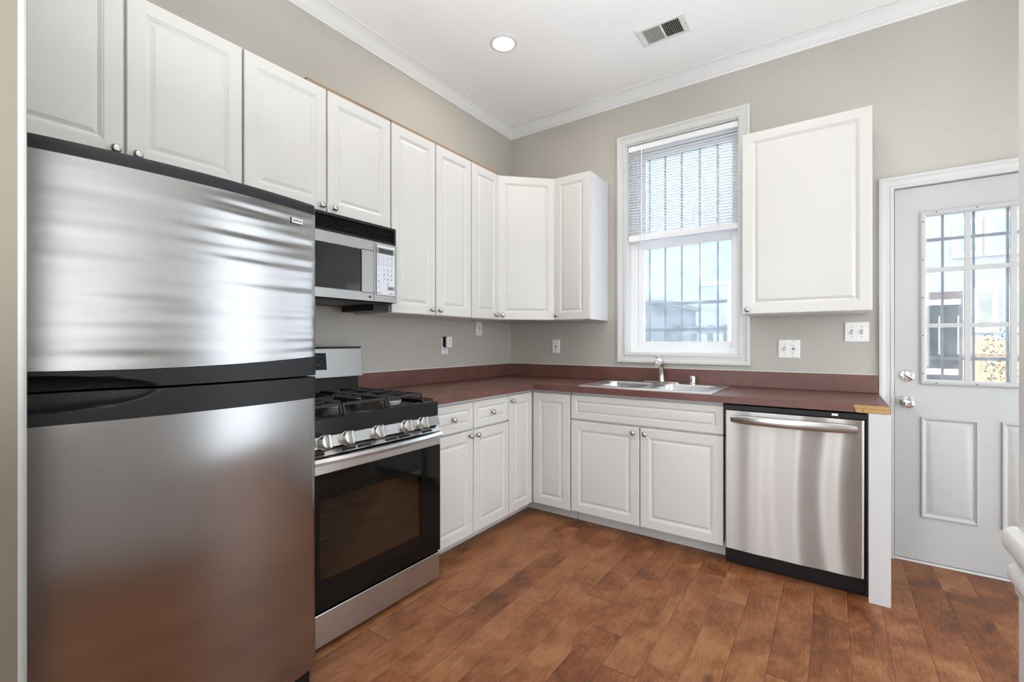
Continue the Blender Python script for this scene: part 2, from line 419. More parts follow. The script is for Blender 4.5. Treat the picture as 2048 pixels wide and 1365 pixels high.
# crown moulding, mitred round the kitchen
def crown():
    prof = [(0, -.088), (.006, -.088), (.009, -.078), (.014, -.075), (.014, -.070), (.020, -.064), (.032, -.040), (.050, -.024), (.060, -.018), (.060, -.012), (.070, -.010), (.072, 0), (0, 0)]
    mb = MB(); loops = []
    for cx, cy, dx, dy in ((0, -3.125, 1, 1e-6), (0, 0, 1, -1), (XR, 0, -1, -1), (XR, -3.125, -1, 1e-6)):
        loops.append([(cx+dx*o, cy+dy*o, H+d-.0005) for o, d in prof])
    mb.loft(loops, True, True, True); return mb
crown().build('trim_1', 'trim', None, smooth=True, ang=25, props=ST)

# chair rail on the wall end at the right edge of the view
def rail():
    mb = MB()
    def nose(x0, zc, hw, ln, n=10): return [(x0+ln*math.sin(PI*k/n), zc-hw*math.cos(PI*k/n)) for k in range(n+1)]
    top = [(0, .798), (.010, .798), (.014, .806), (.024, .812)] + nose(.050, .838, .020, .026) + [(.040, .860), (.028, .862), (0, .862)]
    low = [(0, .738), (.010, .740), (.014, .750), (.024, .757)] + nose(.034, .776, .014, .016) + [(.020, .793), (0, .795)]
    for p in (top, low):
        mb.loft([[(2.6045-a*.28, -2.078, b) for a, b in p], [(2.6045-a*.28, -4.4, b) for a, b in p]], True, True, True)
    return mb
rail().build('trim_2', 'trim', None, smooth=True, ang=30, props=ST)

# ---------------------------------------------------------------- window
CASE = [(0, 0), (0, -.012), (.004, -.016), (.014, -.016), (.018, -.013), (.034, -.015), (.046, -.019), (.050, -.022), (.064, -.022), (.066, -.020), (.066, 0)]
def casing(x0, x1, z0, z1, closed=True):
    """moulded casing round an opening; profile measured outwards from the opening"""
    mb = MB(); loops = []
    for o, y in CASE:
        if closed: loops.append([(x0-o, y, z0-o), (x1+o, y, z0-o), (x1+o, y, z1+o), (x0-o, y, z1+o)])
        else: loops.append([(x0-o, y, z0), (x0-o, y, z1+o), (x1+o, y, z1+o), (x1+o, y, z0)])
    rows = [[mb.vert(p) for p in l] for l in loops]; n = 4
    for a, b in zip(rows, rows[1:]):
        for i in range(n if closed else n-1):
            j = (i+1) % n; mb.face((a[i], a[j], b[j], b[i]))
    return mb
def frame(mb, x0, x1, z0, z1, y0, y1, l, r, b, t):
    mb.box(x0, x0+l, y0, y1, z0, z1); mb.box(x1-r, x1, y0, y1, z0, z1)
    mb.box(x0+l, x1-r, y0, y1, z0, z0+b); mb.box(x0+l, x1-r, y0, y1, z1-t, z1); return mb
win = sgroup('window_1')
casing(WX0, WX1, WZ0, WZ1).build('window_casing', 'casing_w', win, smooth=True, ang=20)
frame(MB(), WX0, WX1, WZ0, WZ1, -.004, .15, .006, .006, .006, .006).build('window_jamb', 'trim', win)
fx0, fx1, fz0, fz1 = WX0+.006, WX1-.006, WZ0+.006, WZ1-.006
frame(MB(), fx0, fx1, fz0, fz1, .080, .155, .055, .02, .03, .03).build('window_frame', 'vinyl', win, bevel=.002)
sx0, sx1 = fx0+.056, fx1-.021
lo = frame(MB(), sx0, sx1, fz0+.031, 1.975, .088, .118, .044, .034, .052, .075).build('lower_sash', 'vinyl', win, bevel=.003)
MB().box(sx0+.040, sx1-.030, .101, .105, fz0+.075, 1.91).build('pane', 'glass_win', lo)
MB().box(1.40, 1.47, .072, .100, 1.9755, 1.986).build('sash_lock', 'vinyl', lo, bevel=.003)
up = frame(MB(), sx0, sx1, 1.93, fz1-.031, .121, .150, .044, .034, .05, .045).build('upper_sash', 'vinyl', win, bevel=.003)
MB().box(sx0+.040, sx1-.030, .134, .138, 1.975, fz1-.07).build('pane', 'glass_up', up)

bl = thing('window_blind', 'white mini blind half lowered in the kitchen window', 'blind', (0, .035, 1.975))
bx0, bx1 = fx0+.004, fx1-.004
MB().box(bx0, bx1, -.020, .020, .650, .690).build('headrail', 'vinyl', bl, bevel=.002)
sl = MB(); nsl = 30
for i in range(nsl):
    z = .035 + i*(.60/(nsl-1)); 
    for s_ in range(4):
        pass
    a = math.radians(33); pts = []
    for t in (-1, -.5, 0, .5, 1):
        yy = t*.0135; arch = .0028*(1-t*t)
        pts.append((yy*math.cos(a)-arch*math.sin(a)*0, z+yy*math.sin(a)+arch))
    lp = [(p[0], p[1]) for p in pts] + [(p[0], p[1]-.0010) for p in reversed(pts)]
    sl.loft([[(bx0, p, q) for p, q in lp], [(bx1, p, q) for p, q in lp]], True, True, True)
sl.build('slats', 'slat', bl, smooth=True, ang=40)
MB().box(bx0, bx1, -.016, .016, -.022, .022).build('bottom_rail', 'vinyl', bl, bevel=.003)
for x in (bx0+.12, (bx0+bx1)/2, bx1-.12):
    mb = MB(); mb.cyl((x, -.0165, .0), (x, -.0165, .65), .0009, 6); mb.cyl((x, .0165, .0), (x, .0165, .65), .0009, 6); mb.build('ladder_cord', 'vinyl', bl)
MB().cyl((bx0+.105, -.028, -.05), (bx0+.105, -.028, .655), .004, 8).build('tilt_wand', 'vinyl', bl, smooth=True)

# ---------------------------------------------------------------- back door
dr = sgroup('door_1')
casing(DX0, DX1, 0.001, DZ, False).build('door_casing', 'casing', dr, smooth=True, ang=20)
frame(MB(), DX0-.012, DX1+.012, .012, DZ+.012, .001, .155, .0125, .0125, .0005, .0125).build('door_jamb', 'casing', dr)
MB().box(DX0, DX1, .0, .155, .0005, .012).build('threshold', 'silver_paint', dr, bevel=.002)
sl0, sl1 = DX0+.004, DX1-.004
LX0, LX1, LZ0, LZ1 = 2.733, 3.233, .994, 1.890
def slab():
    mb = MB()
    xs = [sl0, LX0, LX1, sl1]; zs = [.016, LZ0, LZ1, DZ-.004]
    return xs, zs
xs, zs = slab()
sb = cells(xs, [.006, .050], zs, lambda x, y, z: not (LX0 < x < LX1 and LZ0 < z < LZ1), 'door_slab', 'door', dr)
DP = [(0, -.0005), (.003, -.003), (.008, -.003), (.011, .0005), (.020, .006), (.024, .006), (.046, -.0008), (.049, -.0012)]
for x0, x1 in ((2.717, 2.942), (3.024, 3.249)):
    loops = []
    mb = MB()
    for ins, dep in DP:
        loops.append([(x0+ins, .0055+dep-.0005, .255+ins), (x1-ins, .0055+dep-.0005, .255+ins), (x1-ins, .0055+dep-.0005, .798-ins), (x0+ins, .0055+dep-.0005, .798-ins)])
    # shift so that no ring lies behind the slab face
    loops = [[(a, b-.0065, c) for a, b, c in l] for l in loops]
    loops.insert(0, [(a, .0062, c) for a, b, c in loops[0]])
    mb.loft(loops, True, False, True).build('raised_panel', 'door', sb, smooth=True, ang=12)
lf = MB(); fr = [(-.020, .006), (-.020, -.004), (-.014, -.009), (-.004, -.010), (.004, -.006), (.007, .002), (.007, .02)]
rows = [[lf.vert(p) for p in ((LX0+o, y, LZ0+o), (LX1-o, y, LZ0+o), (LX1-o, y, LZ1-o), (LX0+o, y, LZ1-o))] for o, y in fr]
for a, b in zip(rows, rows[1:]):
    for i in range(4): j = (i+1) % 4; lf.face((a[i], a[j], b[j], b[i]))
pw = (LX1-LX0)/3; ph = (LZ1-LZ0)/3
for k in (1, 2):
    lf.box(LX0+k*pw-.011, LX0+k*pw+.011, -.002, .018, LZ0+.006, LZ1-.006)
    lf.box(LX0+.006, LX1-.006, -.0015, .0175, LZ0+k*ph-.011, LZ0+k*ph+.011)
lo_ = lf.build('lite_frame', 'door', dr, bevel=.0)
MB().box(LX0-.002, LX1+.002, .0185, .0225, LZ0-.002, LZ1+.002).build('pane', 'glass_door', lo_)
sc = MB()
for zz in [LZ0+.04+k*.205 for k in range(5)]:
    for xx in (LX0-.009, LX1+.009): sc.lathe([(.0035, 0), (.003, .0012)], (xx, -.0096, zz), (0, -1, 0), 10)
for xx in (LX0+.045, LX0+.20, LX0+.36):
    for zz in (LZ0-.009, LZ1+.009): sc.lathe([(.0035, 0), (.003, .0012)], (xx, -.0096, zz), (0, -1, 0), 10)
sc.build('frame_screws', 'print', lo_)
db = MB().lathe([(.033, 0), (.033, .004), (.030, .008), (.018, .010), (.004, .0105)], (2.661, .006, 1.019), (0, -1, 0), 28).build('deadbolt', 'chrome', dr, smooth=True, ang=40)
t = MB(); t.M = Matrix.Translation((2.661, -.012, 1.019)) @ Matrix.Rotation(math.radians(35), 4, 'Y'); t.box(-.022, .022, -.008, .008, -.006, .006)
t.build('thumb_turn', 'nickel', db, bevel=.004)
MB().lathe([(.033, 0), (.033, .003), (.028, .008), (.012, .012), (.011, .028), (.020, .034), (.028, .044), (.029, .054), (.025, .062), (.014, .064), (.012, .061), (.003, .062)], (2.661, .006, .873), (0, -1, 0), 28).build('door_knob', 'chrome', dr, smooth=True, ang=40)
hp = MB(); hp.cyl((DX0+.0015, -.003, .85), (DX0+.0015, -.003, .91), .006, 10); hp.box(DX0-.016, DX0-.001, -.0035, .004, .852, .908)
hp.build('hinge', 'hinge', dr)
MB().box(DX0+.0005, DX0+.004, -.001, .02, .985, 1.05).build('strike_plate', 'hinge', dr)
g_ = MB(); g_.box(DX0+.0002, DX0+.0036, .006, .05, .02, DZ); g_.box(DX0+.0002, DX1, .006, .05, DZ-.0036, DZ-.0002); g_.box(DX0, DX1, .010, .05, .0122, .0158)
g_.build('weatherstrip', 'gap', dr)

# ---------------------------------------------------------------- wall cabinets, left wall
D = .303
ZB, ZT = 1.366, 2.423
def wall_cab_left(label, y0, y1, zb, doors, top=False, group='white wall cabinets along the left wall'):
    return cabinet('wall_cabinet', label, (0, y0, 0), LEFT, y1-y0, D, zb, ZT, [('door', a-y0, b-y0, zb+.002, ZT-.001, (k-y0, zb+kz) if k else None) for a, b, k, kz in doors], top=top, group=group)
wall_cab_left('wide white two-door wall cabinet above the refrigerator', -3.118, -2.394, 1.828, [(-3.116, -2.783, -2.808, .030), (-2.775, -2.396, -2.748, .030)])
wall_cab_left('short white two-door wall cabinet directly above the microwave', -2.390, -1.618, 1.828, [(-2.388, -2.012, -2.042, .028), (-2.004, -1.620, -1.975, .028)], 1.28)
wall_cab_left('tall white two-door wall cabinet immediately right of the microwave', -1.614, -.926, ZB, [(-1.611, -1.271, -1.309, .034), (-1.262, -.928, -1.242, .034)], True)
wall_cab_left('narrow white one-door wall cabinet left of the angled corner cabinet', -.924, -.614, ZB, [(-.920, -.616, -.664, .034)], True)
# angled corner cabinet
cc = thing('corner_wall_cabinet', 'white corner wall cabinet with its door set at an angle', 'cabinet', (0, 0, 0))
poly = [(.003, -.003), (.003, -.609), (.303, -.609), (.609, -.303), (.609, -.003)]
MB().loft([[(x, y, ZB) for x, y in poly], [(x, y, ZT) for x, y in poly]], True, True, True).build('carcass', 'cab_side', cc)
a = PI/4; mb = MB(); mb.M = Matrix.Translation((.303, -.609, 0)) @ Matrix.Rotation(a, 4, 'Z')
Lc = math.hypot(.306, .306)
mb.panel(-.002, Lc+.002, ZB+.002, ZT-.001, -.0215, .020, door_rings(.4, .9))
cd = mb.build('door', 'cab', cc, smooth=True, ang=12)
mb = MB(); mb.M = Matrix.Translation((.303, -.609, 0)) @ Matrix.Rotation(a, 4, 'Z'); mb.lathe(KNOB, (.035, -.0215, ZB+.034), (0, -1, 0), 20)
mb.build('knob', 'nickel', cd, smooth=True, ang=50)
cabinet('wall_cabinet', 'narrow white wall cabinet on the back wall between corner cabinet and window', (.613, 0, 0), 0, .299, D, ZB, ZT, [('door', .001, .298, ZB+.002, ZT-.001, (.033, ZB+.034))], group='white wall cabinets on the back wall')
cabinet('wall_cabinet', 'large square white wall cabinet between window and back door', (1.886, 0, 0), 0, .606, D, ZB, ZT, [('door', .001, .605, ZB+.002, ZT-.001, (.030, ZB+.026))], group='white wall cabinets on the back wall')

# ---------------------------------------------------------------- base cabinets
BD = .588
def kn(x, z): return (x, z)
y0 = -1.606
cabinet('base_cabinet', 'white base cabinet with two drawers over two doors beside the range', (0, y0, 0), LEFT, .714, BD, .10, .872,
        [('drawer', .002, .354, .700, .856, (.176, .776)), ('drawer', .360, .712, .700, .856, (.530, .776)),
         ('door', .002, .354, .088, .690, (.320, .664)), ('door', .360, .712, .088, .690, (.386, .660))], toe=True, group='white base cabinets')
# lazy-susan corner base: two door leaves meeting at a right angle
cb = thing('corner_base_cabinet', 'white corner base cabinet with two tall narrow leaves meeting at right angle', 'cabinet', (0, 0, 0))
poly = [(.003, -.003), (.003, -.889), (.588, -.889), (.588, -.588), (.904, -.588), (.904, -.003)]
MB().loft([[(x, y, .10) for x, y in poly], [(x, y, .872) for x, y in poly]], True, True, True).build('carcass', 'cab_side', cb)
mb = MB(); poly = [(.30, -.889), (.503, -.889), (.503, -.503), (.904, -.503), (.904, -.30), (.30, -.30)]
mb.loft([[(x, y, .001) for x, y in poly], [(x, y, .0995) for x, y in poly]], True, True, True).build('toe_kick', 'toe', cb)
mb = MB(); mb.M = Matrix.Translation((0, -.889, 0)) @ Matrix.Rotation(LEFT, 4, 'Z'); mb.panel(.002, .275, .088, .856, -.6095, .020, door_rings(.27, .77))
d1 = mb.build('door', 'cab', cb, smooth=True, ang=12)
mb = MB(); mb.M = Matrix.Translation((0, -.889, 0)) @ Matrix.Rotation(LEFT, 4, 'Z'); mb.lathe(KNOB, (.022, -.6095, .820), (0, -1, 0), 20)
mb.build('knob', 'nickel', d1, smooth=True, ang=50)
MB().panel(.6145, .902, .088, .856, -.6095, .020, door_rings(.28, .77)).build('door', 'cab', cb, smooth=True, ang=12)
sk = thing('sink_base_cabinet', 'white sink base cabinet with false drawer front over two doors', 'cabinet', (.907, 0, 0))
cells([.001, .925], [-BD, -.57, -.03, -.003], [.10, .13, .70, .872], lambda x, y, z: not (-.57 < y < -.03 and z > .13), 'carcass', 'cab_side', sk)
MB().box(.001, .925, -BD+.085, -.30, .001, .0995).build('toe_kick', 'toe', sk)
MB().panel(.003, .930, .700, .856, -BD-.0215, .020, door_rings(.9, .156)).build('false_front', 'cab', sk, smooth=True, ang=12)
for a, b, k in ((.003, .462, .426), (.468, .930, .498)):
    d = MB().panel(a, b, .092, .688, -BD-.0215, .020, door_rings(.4, .6)).build('door', 'cab', sk, smooth=True, ang=12)
    knob(d, k, .654, -BD-.0215)
MB().box(2.460, 2.540, -.635, -.615, .001, .874).build('end_panel', 'cab_side', None, bevel=.001, props={'label': 'narrow white end board standing at the right side of the dishwasher', 'category': 'panel'})

# ---------------------------------------------------------------- countertop
CT0, CT1 = .8755, .914
ctop = thing('countertop', 'L-shaped red-brown laminate countertop with backsplash along both walls', 'countertop', (0, 0, 0))
SX0, SX1, SY0, SY1 = .975, 1.755, -.555, -.100
XE = 2.535
cells([.004, .635, SX0, SX1, 2.405, XE], [-1.607, -.635, -.628, SY0, SY1, -.004], [CT0, CT0+.019, CT1-.0015, CT1],
      lambda x, y, z: (x < .635 or y > -.635) and not (SX0 < x < SX1 and SY0 < y < SY1) and not (x > 2.405 and y < -.628 and z < CT1-.0015), 'worktop', 'laminate', ctop, bevel=.002)
bs = MB(); bs.box(.003, .022, -1.607, -.003, CT1+.0005, 1.016); bs.box(.0222, XE-.001, -.022, -.003, CT1+.0005, 1.016)
bs.build('backsplash', 'laminate', ctop, bevel=.002)
ck = MB(); ck.box(.002, .0065, -1.607, -.003, 1.0162, 1.0205); ck.box(.0066, XE-.001, -.0065, -.002, 1.0162, 1.0205)
ck.build('caulk_line', 'trim', ctop)
pb = MB(); pb.prism([(2.408, CT0+.0195), (XE, CT0+.0195), (XE, CT1-.002), (2.400, CT1-.002)], -.6335, -.628)
pb.prism([(2.414, CT0), (2.440, CT0), (2.440, CT0+.0185), (2.409, CT0+.0185)], -.634, -.628); pb.prism([(2.4415, CT0), (XE, CT0), (XE, CT0+.0185), (2.4415, CT0+.0185)], -.634, -.628)
pb.build('exposed_board', 'particle', ctop, props={'label': 'bare chipboard edge where the laminate is missing'})

# ---------------------------------------------------------------- sink and tap
def rrect(x0, x1, y0, y1, r, z, n=6):
    pts = []
    for cx, cy, a0 in ((x1-r, y1-r, 0), (x0+r, y1-r, PI/2), (x0+r, y0+r, PI), (x1-r, y0+r, 1.5*PI)):
        for i in range(n+1):
            a = a0+PI/2*i/n; pts.append((cx+r*math.cos(a), cy+r*math.sin(a), z))
    return pts
snk = thing('kitchen_sink', 'stainless steel double bowl sink set in the worktop under the window', 'sink', (1.365, -.32, CT1))
RX, RY = .418, .272
B = [(-.370, -.018, -.215, .165), (.018, .370, -.215, .165)]
def rr4(x0, x1, y0, y1, rs, z, n=6):
    pts = []
    for (cx, cy, a0), r in zip(((x1, y1, 0), (x0, y1, PI/2), (x0, y0, PI), (x1, y0, 1.5*PI)), rs):
        cx -= r*(1 if cx == x1 else -1); cy -= r*(1 if cy == y1 else -1)
        for i in range(n+1):
            a = a0+PI/2*i/n; pts.append((cx+r*math.cos(a), cy+r*math.sin(a), z))
    return pts
mb = MB()
for k, b in enumerate(B):
    xa, xb = ((-RX, 0), (0, RX))[k]; e = .0002
    rs = (e, .03, .03, e) if k == 0 else (.03, e, e, .03)
    mb.loft([rrect(*b, .06, .0062), rr4(xa, xb, -RY, RY, rs, .0062)])
mb.loft([rrect(-RX, RX, -RY, RY, .03, .0062), rrect(-RX-.004, RX+.004, -RY-.004, RY+.004, .032, .0008)])
mb.build('rim', 'sinkm', snk)
for b in B:
    mb = MB(); x0_, x1_, ya, yb = b
    lp = []
    for ins, z, r in ((0, .0062, .06), (.003, .001, .058), (.006, -.02, .055), (.012, -.13, .05), (.022, -.158, .045), (.05, -.165, .03)):
        lp.append(rrect(x0_+ins, x1_-ins, ya+ins, yb-ins, r, z))
    mb.loft(lp, True, False, True)
    o = mb.build('bowl', 'sinkm', snk, smooth=True, ang=60)
    MB().lathe([(.045, 0), (.045, .002), (.036, .002), (.034, .0005), (.002, .0005)], ((x0_+x1_)/2, -.03, -.1648), (0, 0, 1), 24).build('drain', 'chrome', o, smooth=True, ang=40)
fa = thing('kitchen_faucet', 'brushed nickel single-lever pull-out faucet behind the sink bowls', 'faucet', (1.345, -.095, CT1+.0062))
mb = MB(); mb.loft([rrect(-.128, .128, -.026, .026, .025, .0003), rrect(-.128, .128, -.026, .026, .025, .006), rrect(-.122, .122, -.021, .021, .02, .010)], True, True, True).build('deck_plate', 'faucetm', fa, smooth=True, ang=40)
mb = MB(); mb.tube([(0, 0, .009), (0, 0, .02), (0, -.003, .06), (0, -.010, .100), (0, -.022, .128), (.004, -.045, .142)], [.027, .0245, .021, .0185, .0215, .0235], 20)
mb.build('body', 'faucetm', fa, smooth=True, ang=50)
mb = MB(); mb.tube([(.004, -.045, .142), (.008, -.075, .148), (.013, -.115, .143), (.016, -.135, .134), (.018, -.148, .126)], [.0235, .0255, .026, .024, .017], 20)
mb.build('spray_head', 'headm', fa, smooth=True, ang=50)
mb = MB(); mb.tube([(-.002, -.004, .135), (-.006, .002, .158), (-.020, -.004, .178), (-.034, -.014, .188)], [.015, .014, .0125, .009], 12)
mb.build('lever', 'faucetm', fa, smooth=True, ang=50)
ag = MB().lathe([(.0215, 0), (.0215, .006), (.0195, .008), (.0195, .052), (.017, .056), (.003, .057)], (1.556, -.10, CT1+.0064), (0, 0, 1), 22).build('air_gap', 'chrome', None, smooth=True, ang=40)
ag['label'] = 'small chrome air gap cap on the sink rim right of the faucet'; ag['category'] = 'sink fitting'

# ---------------------------------------------------------------- dishwasher
dw = thing('dishwasher', 'stainless steel dishwasher with curved bar handle under the counter', 'dishwasher', (2.150, 0, 0))
MB().box(-.304, .307, -.600, -.02, .03, .868).build('body', 'black', dw)
def dwf(u, v):
    x = -.301+.600*u; z = .104+.736*v; t = u*2-1
    y = -.638 - .006*(1-t*t) + .0030*math.sin(6.0*u*PI+1.5*u*math.sin(2.6*v+.4))*(.35+.65*u) + .003*math.sin(3.0*v+2*u)*u
    e = min(u, 1-u)*.6; 
    if e < .008: y += .010*(1-e/.008)**2
    return (x, y, z)
mb = MB(); ids = mb.grid(dwf, 72, 40)
edge = ids[0] + [r[-1] for r in ids[1:]] + ids[-1][-2::-1] + [r[0] for r in ids[-2:0:-1]]
back = [mb.vert((mb.v[i][0], -.602, mb.v[i][2])) for i in edge]
for i in range(len(edge)): j = (i+1) % len(edge); mb.face((edge[i], edge[j], back[j], back[i]))
fp = mb.build('door_panel', 'steel_v', dw, smooth=True, ang=50)
hb = MB(); N = 24
lp = []
for i in range(N+1):
    t = i/N*2-1; x = -.268+.536*i/N; y = -.690+.028*t*t; hz = .023*(1-.3*t**8)
    lp.append([(x, y+c*.010, .800+s_*hz) for c, s_ in [(math.cos(a_), math.sin(a_)) for a_ in [2*PI*k/14 for k in range(14)]]])
hb.loft(lp, True, True, True); hb.box(-.262, -.238, -.668, -.636, .790, .814); hb.box(.238, .262, -.668, -.636, .790, .814)
hb.build('handle', 'steel_r', fp, smooth=True, ang=50)
MB().box(-.305, .303, -.632, -.601, .842, .868).build('control_strip', 'black', dw, bevel=.002)
MB().box(.17, .195, -.6335, -.6322, .852, .862).build('sticker', 'plate', dw)
MB().box(-.304, .307, -.575, -.30, .002, .095).build('kick_plate', 'black', dw, bevel=.002)
mb = MB(); mb.box(.3005, .3085, -.625, -.601, .02, .868); mb.build('side_gasket', 'black', dw)

# ---------------------------------------------------------------- range
rg = thing('gas_range', 'stainless steel gas range with black oven glass between refrigerator and cabinets', 'range', (0, -2.003, 0), LEFT)
RXl, RXr = -.374, .376
MB().box(RXl, RXr, -.640, -.03, .02, .872).build('body', 'charcoal', rg)
# drawer
MB().box(RXl, RXr, -.700, -.642, .022, .150).build('storage_drawer', 'steel_r', rg, bevel=.003)
MB().box(RXl+.02, RXr-.02, -.66, -.10, .002, .0195).build('base', 'black', rg)
# oven door: frame of black glass round a window with a cavity behind
od = cells([RXl, -.285, .245, RXr], [-.705, -.690, -.645], [.162, .275, .592, .690], lambda x, y, z: not (-.285 < x < .245 and .275 < z < .592 and y < -.690), 'oven_door', 'black_glass', rg)
bk = MB(); bk.box(-.284, .244, -.692, -.6905, .276, .591); bk.build('oven_interior', 'oven_in', od)
rk = MB()
for z in (.345, .44, .53):
    rk.cyl((-.283, -.6965, z), (.20, -.6965, z), .0014, 6)
rk.build('oven_rack', 'rackm', od)
MB().box(-.286, .246, -.7052, -.7035, .274, .593).build('window_pane', 'oven_glass', od)
MB().box(RXl, RXr, -.7065, -.645, .6905, .748).build('door_top_band', 'steel_r', od, bevel=.003)
hb = MB(); lp = []
for i in range(29):
    t = i/28*2-1; x = RXl+.004+(RXr-RXl-.008)*i/28; y = -.742+.026*t*t
    lp.append([(x, y-.010, .733), (x, y-.012, .745), (x, y-.004, .757), (x, y+.012, .759), (x, y+.014, .752), (x, y+.006, .733)])
hb.loft(lp, True, True, True); hb.build('door_handle', 'steel_r', od, smooth=True, ang=30)
vt = MB(); vt.prism([(-.710, .7485), (-.645, .7485), (-.645, .772), (-.690, .772)], RXl, RXr); vt.M = Matrix()
# (prism runs along y, so turn it: build by hand instead)
vt = MB(); pr = [(-.706, .7605), (-.642, .7605), (-.642, .782), (-.688, .782)]
vt.loft([[(RXl, y, z) for y, z in pr], [(RXr, y, z) for y, z in pr]], True, True, True)
ve = vt.build('vent_trim', 'steel_r', rg)
for x in (-.295, -.150, -.075, .070, .145, .290):
    sm = MB(); sm.loft([[(x-.032, -.7025, .7655), (x+.032, -.7025, .7655), (x+.032, -.6955, .774), (x-.032, -.6955, .774)], [(x-.032, -.7045, .7660), (x+.032, -.7045, .7660), (x+.032, -.6975, .7745), (x-.032, -.6975, .7745)]], True, True, True)
    sm.build('vent_slot', 'dark', ve)
MB().box(RXl+.003, RXr-.003, -.668, -.641, .7825, .7895).build('shadow_gap', 'dark', rg)
# control panel, leaning back
pr = [(-.704, .790), (-.645, .790), (-.645, .834), (-.692, .834)]
cp = MB().loft([[(RXl, y, z) for y, z in pr], [(RXr, y, z) for y, z in pr]], True, True, True).build('control_panel', 'steel_r', rg, bevel=.002)
cells([RXl, RXr], [-.692, -.64], [.834, .893, .906], lambda *a: True, 'front_rail', 'enamel', rg, bevel=.004)
ax = Vector((0, -.97, .24)).normalized()
for i, x in enumerate((-.262, -.160, -.007, .156, .258)):
    o = Vector((x, -.698, .812))
    k_ = MB().lathe([(.029, -.004), (.029, .002), (.026, .005), (.0255, .020), (.027, .023), (.027, .027), (.024, .030), (.003, .031)], o, ax, 28).build('control_knob', 'nickel', cp, smooth=True, ang=40)
    g2 = MB(); q = Vector((0, -1, 0)).rotation_difference(ax).to_matrix().to_4x4(); g2.M = Matrix.Translation(o) @ q
    g2.box(-.0065, .0065, -.045, -.029, -.0255, .0255); g2.build('grip', 'nickel', k_, bevel=.002)
# cooktop
ck_ = MB(); ck_.box(RXl, RXr, -.639, -.06, .873, .893); ck_.build('cooktop', 'enamel', rg, bevel=.003)
for a_, b_ in ((RXl, RXl+.014), (RXr-.014, RXr)): MB().box(a_, b_, -.639, -.06, .8935, .906).build('cooktop_rim', 'enamel', rg, bevel=.003)
burn = [(-.235, -.50, .044), (-.235, -.21, .036), (0, -.355, .040), (.235, -.50, .052), (.235, -.21, .036)]
for x, y, r in burn:
    b_ = MB().lathe([(r*.9, 0), (r*.9, .008), (r, .009), (r, .019), (r*.98, .020)], (x, y, .8932), (0, 0, 1), 28).build('burner', 'cap', rg, smooth=True, ang=40)
    MB().lathe([(r*.96, .0205), (r*1.0, .022), (r*.98, .027), (r*.7, .029), (.002, .0295)], (x, y, .8932), (0, 0, 1), 28).build('burner_cap', 'capb', b_, smooth=True, ang=40)
def bar(mb, p, q, wd=.005, h=.012):
    p = Vector(p); q = Vector(q); d = (q-p).normalized(); s = d.cross(Vector((0, 0, 1))).normalized()*wd
    dn = Vector((0, 0, -h))
    l0 = [p+s, p-s, p-s*1.15+dn, p+s*1.15+dn]; l1 = [q+s, q-s, q-s*1.15+dn, q+s*1.15+dn]
    mb.loft([[tuple(v) for v in l0], [tuple(v) for v in l1]], True, True, True)
def grate(x0, x1, cs):
    mb = MB(); zt = .944; y0_, y1_ = -.620, -.085
    for x in (x0, x1): bar(mb, (x, y0_+.02, zt), (x, y1_, zt))
    for y in (y1_, (y0_+y1_)/2-.0): bar(mb, (x0, y, zt), (x1, y, zt))
    bar(mb, (x0, y0_+.02, zt), (x1, y0_+.02, zt))
    for cx, cy in cs:
        for dx, dy in ((1, 0), (-1, 0), (0, 1), (0, -1)):
            ex = x1 if dx > 0 else x0 if dx < 0 else cx
            ey = (y1_ if cy > -.3 else (y0_+y1_)/2) if dy > 0 else ((y0_+y1_)/2 if cy > -.3 else y0_+.02) if dy < 0 else cy
            if len(cs) == 1 and dy: ey = y1_ if dy > 0 else y0_+.02
            bar(mb, (cx+dx*.020, cy+dy*.020, zt+.002), (ex, ey, zt+.001), .0045, .013)
        for yy in (cy-.075, cy+.075):
            bar(mb, (x0, yy, zt), (x0+.065, yy, zt+.001), .0045, .012); bar(mb, (x1, yy, zt), (x1-.065, yy, zt+.001), .0045, .012)
    for x in (x0, x1):
        for y, dy in ((y0_+.02, -.018), (y1_, .012), ((y0_+y1_)/2, 0)):
            mb.loft([[(x-.005, y-.005, zt), (x+.005, y-.005, zt), (x+.005, y+.005, zt), (x-.005, y+.005, zt)],
                     [(x-.006, y+dy-.006, .8936), (x+.006, y+dy-.006, .8936), (x+.006, y+dy+.006, .8936), (x-.006, y+dy+.006, .8936)]], True, True, True)
    mb.build('grate', 'iron', rg, bevel=.0015)
grate(-.345, -.128, [(-.235, -.50), (-.235, -.21)]); grate(-.112, .112, [(0, -.355)]); grate(.128, .345, [(.235, -.50), (.235, -.21)])
# backguard
bgm = MB(); pr = [(-.100, 1.010), (-.034, 1.010), (-.034, 1.172), (-.078, 1.172), (-.084, 1.168)]
bgp = bgm.loft([[(RXl+.004, y, z) for y, z in pr], [(RXr-.006, y, z) for y, z in pr]], True, True, True).build('backguard', 'steel_r', rg, bevel=.003)
mb = MB(); pr = [(-.082, .8935), (-.034, .8935), (-.034, 1.0095), (-.066, 1.0095)]
mb.loft([[(RXl+.006, y, z) for y, z in pr], [(RXr-.022, y, z) for y, z in pr]], True, True, True).build('backguard_base', 'enamel', rg)
MB().box(RXl+.006, RXr-.008, -.086, -.032, 1.1725, 1.178).build('backguard_cap', 'black', rg)
mb = MB(); ly = lambda z: -.100+(z-1.010)*.016/.158-.0012
mb.loft([[(-.150, ly(1.055), 1.055), (.142, ly(1.055), 1.055), (.142, ly(1.145), 1.145), (-.150, ly(1.145), 1.145)], [(-.150, ly(1.055)+.004, 1.055), (.142, ly(1.055)+.004, 1.055), (.142, ly(1.145)+.004, 1.145), (-.150, ly(1.145)+.004, 1.145)]], True, True, True)
